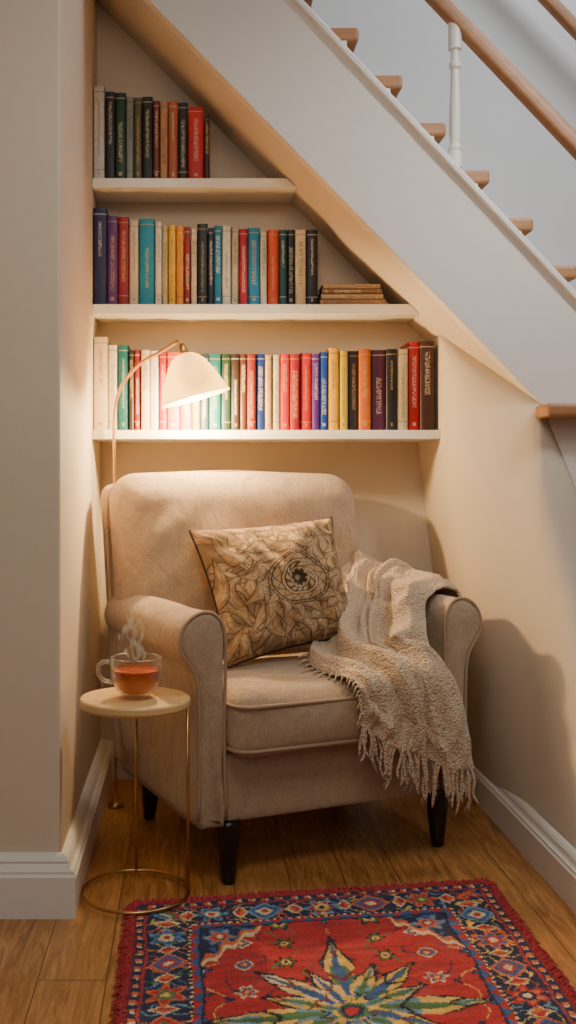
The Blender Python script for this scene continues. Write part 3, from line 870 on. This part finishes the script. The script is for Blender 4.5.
nt.nodes.remove(nt.nodes['Principled BSDF']); vs=N(nt,'ShaderNodeVolumePrincipled'); vs.inputs['Color'].default_value=(1,1,1,1); vs.inputs['Anisotropy'].default_value=.1
tc=N(nt,'ShaderNodeTexCoord'); mp=N(nt,'ShaderNodeMapping'); mp.inputs['Scale'].default_value=(1,1,.35); nt.links.new(tc.outputs['Object'],mp.inputs[0])
no=N(nt,'ShaderNodeTexNoise',Scale=95.0,Detail=2.0,Distortion=.8); nt.links.new(mp.outputs[0],no.inputs['Vector'])
sp=N(nt,'ShaderNodeSeparateXYZ'); nt.links.new(tc.outputs['Object'],sp.inputs[0])
fd=math_(nt,'MAXIMUM',math_(nt,'SUBTRACT',1.0,math_(nt,'MULTIPLY',math_(nt,'SUBTRACT',sp.outputs[2],.09),5.0)),.2)
dn=math_(nt,'MULTIPLY',math_(nt,'MULTIPLY',math_(nt,'MAXIMUM',math_(nt,'SUBTRACT',no.outputs[0],.44),0.0),780.0),fd)
nt.links.new(dn,vs.inputs['Density']); nt.links.new(vs.outputs[0],nt.nodes['Material Output'].inputs['Volume']); M_steam=m
parts=[]
for pts,rad in (([(0,0,.090),(.008,0,.115),(-.010,.003,.145),(-.028,0,.170),(-.010,0,.200),(-.024,0,.240)],[.003,.008,.009,.008,.007,.001]),
                ([(-.012,.02,.090),(-.030,.02,.115),(-.040,.02,.145),(-.022,.02,.170),(.004,.02,.190),(-.004,.02,.225)],[.003,.006,.007,.007,.006,.001]),
                ([(-.004,.01,.092),(-.014,.01,.125),(-.002,.01,.155),(-.016,.01,.185),(-.034,.01,.215)],[.003,.006,.006,.005,.001]),
                ([(.014,-.02,.090),(.020,-.02,.112),(.008,-.02,.138),(.018,-.02,.165),(.010,-.02,.200)],[.003,.006,.006,.005,.001])):
    pp=catmull(pts,6); rr=[]
    for k in range(len(pp)):
        x=k/6; i=min(int(x),len(rad)-2); rr.append(rad[i]+(rad[i+1]-rad[i])*(x-i))
    parts.append(tube(pp,.01,12,radii=rr))
v,f=merge(*parts)
obj('steam',v,f,M_steam,parent=cup,smooth=True,label='thin wisps of white steam',kind='stuff')

# ================================================================ FLOOR LAMP
lb=Vector((-.240,3.29,0))
lamp=empty('floor_lamp',lb,0,label='arched brass floor lamp with lit cream shade behind the armchair',cat='lamp')
V,Fs=lathe([(0,.0),(.026,.0),(.026,.010),(.020,.016),(.008,.02),(.0065,.04),(0,.04)],32)
obj('base',V,Fs,M_brass,parent=lamp,smooth=True)
pp=[(-.240,3.29,.01),(-.240,3.29,.5),(-.241,3.285,1.0),P(114,430,3.28),P(116,402,3.265),P(124,382,3.24),P(141,363,3.19),P(160,352,3.14),P(178,341,3.10)]
pp=[Vector(p)-lb for p in pp]
v,f=tube(catmull(pp,8),.0052,12); obj('pole',v,f,M_brass,parent=lamp,smooth=True)
RC=P(196,398,3.10); RT=Matrix.Rotation(-.27,4,'Y')
def lampart(name,prof,mt,seg=48,**k):
    V,Fs=lathe(prof,seg); V=[RC-lb+(RT@Vector(q)) for q in V]
    return obj(name,V,Fs,mt,parent=lamp,smooth=True,**k)
m=bpy.data.materials.new('lit_lampshade'); m.use_nodes=True; nt=m.node_tree; nt.nodes.remove(nt.nodes['Principled BSDF'])
df=N(nt,'ShaderNodeBsdfDiffuse'); tr=N(nt,'ShaderNodeBsdfTranslucent'); em=N(nt,'ShaderNodeEmission'); mx=N(nt,'ShaderNodeMixShader'); mx.inputs[0].default_value=.7; ad=N(nt,'ShaderNodeAddShader')
tc=N(nt,'ShaderNodeTexCoord'); no=N(nt,'ShaderNodeTexNoise',Scale=60.0); nt.links.new(tc.outputs['Object'],no.inputs['Vector'])
cc=mixc(nt,no.outputs[0],lin((238,226,192)),lin((232,218,182)))
cc2=mixc(nt,no.outputs[0],lin((190,172,124)),lin((182,162,112)))
nt.links.new(cc,df.inputs['Color']); nt.links.new(cc2,tr.inputs['Color'])
em.inputs['Color'].default_value=lin((255,214,122)); em.inputs['Strength'].default_value=1.25
nt.links.new(df.outputs[0],mx.inputs[1]); nt.links.new(tr.outputs[0],mx.inputs[2]); nt.links.new(mx.outputs[0],ad.inputs[0]); nt.links.new(em.outputs[0],ad.inputs[1]); nt.links.new(ad.outputs[0],nt.nodes['Material Output'].inputs['Surface'])
M_shade=m
sh=[(.107,0),(.102,.010),(.092,.034),(.082,.060),(.071,.085),(.058,.108),(.043,.125),(.028,.135),(.015,.139)]
lampart('lamp_shade',sh+[(r-.002,z-.001) for r,z in sh[::-1]],M_shade,label='cream bell-shaped lit fabric shade')
lampart('shade_cap',[(0,.172),(.008,.170),(.013,.162),(.014,.149),(.017,.137),(0,.135)],M_brass,24,label='brass shade cap')
m,nt,b=mat('glowing_bulb'); b.inputs['Emission Color'].default_value=lin((255,206,120)); b.inputs['Emission Strength'].default_value=60
tc=N(nt,'ShaderNodeTexCoord'); no=N(nt,'ShaderNodeTexNoise',Scale=5.0); nt.links.new(tc.outputs['Object'],no.inputs['Vector']); nt.links.new(mixc(nt,no.outputs[0],(1,.9,.7,1),(1,.85,.6,1)),b.inputs['Base Color'])
lampart('bulb',[(0,-.010),(.014,-.006),(.023,.005),(.026,.020),(.023,.037),(.013,.062),(.011,.105),(0,.107)],m,24)
L=bpy.data.lights.new('bulb_light','POINT'); L.energy=36; L.color=(1,.67,.31); L.shadow_soft_size=.02
lo=bpy.data.objects.new('bulb_light',L); COL.objects.link(lo); lo.location=RC+RT@Vector((-.015,0.085,-.028))

# ================================================================ LIGHTS
def area(name,loc,tgt,size,e,c,sy=None,spread=None):
    L=bpy.data.lights.new(name,'AREA'); L.energy=e; L.size=size; L.color=c
    if sy: L.shape='RECTANGLE'; L.size_y=sy
    if spread: L.spread=math.radians(spread)
    o=bpy.data.objects.new(name,L); COL.objects.link(o); o.location=loc
    o.rotation_euler=(Vector(tgt)-Vector(loc)).to_track_quat('-Z','Y').to_euler(); return o
area('room_light',(-.3,-1.2,2.6),(.4,2.6,.2),1.4,18,(1,.89,.76))
area('stairwell_light',(1.9,3.0,4.0),(1.2,4.0,2.2),1.0,34,(.93,.965,1))
area('stringer_fill',(1.9,1.2,3.3),(1.1,3.04,2.0),.6,5,(1,.98,.96),spread=50)  # added fill aimed at the stringer to whiten it; no landing lamp there
area('warm_floor_fill',(.25,1.3,2.4),(.25,2.0,0),.6,14,(1,.88,.72))  # unseen warm fill, added to brighten the near floor and rug
w=bpy.data.worlds.new('World'); scene.world=w; w.use_nodes=True
w.node_tree.nodes['Background'].inputs[0].default_value=(.65,.63,.63,1); w.node_tree.nodes['Background'].inputs[1].default_value=.13
# ================================================================ CAMERA
cam=bpy.data.cameras.new('camera'); co=bpy.data.objects.new('camera',cam); COL.objects.link(co)
co.location=(0,0,H); co.rotation_euler=(math.pi/2,0,0)
cam.sensor_fit='VERTICAL'; cam.sensor_height=36; cam.sensor_width=36; cam.lens=36
cam.shift_x=(288-CX)/1024; cam.shift_y=-(512-CY)/1024
cam.clip_start=.05
scene.camera=co
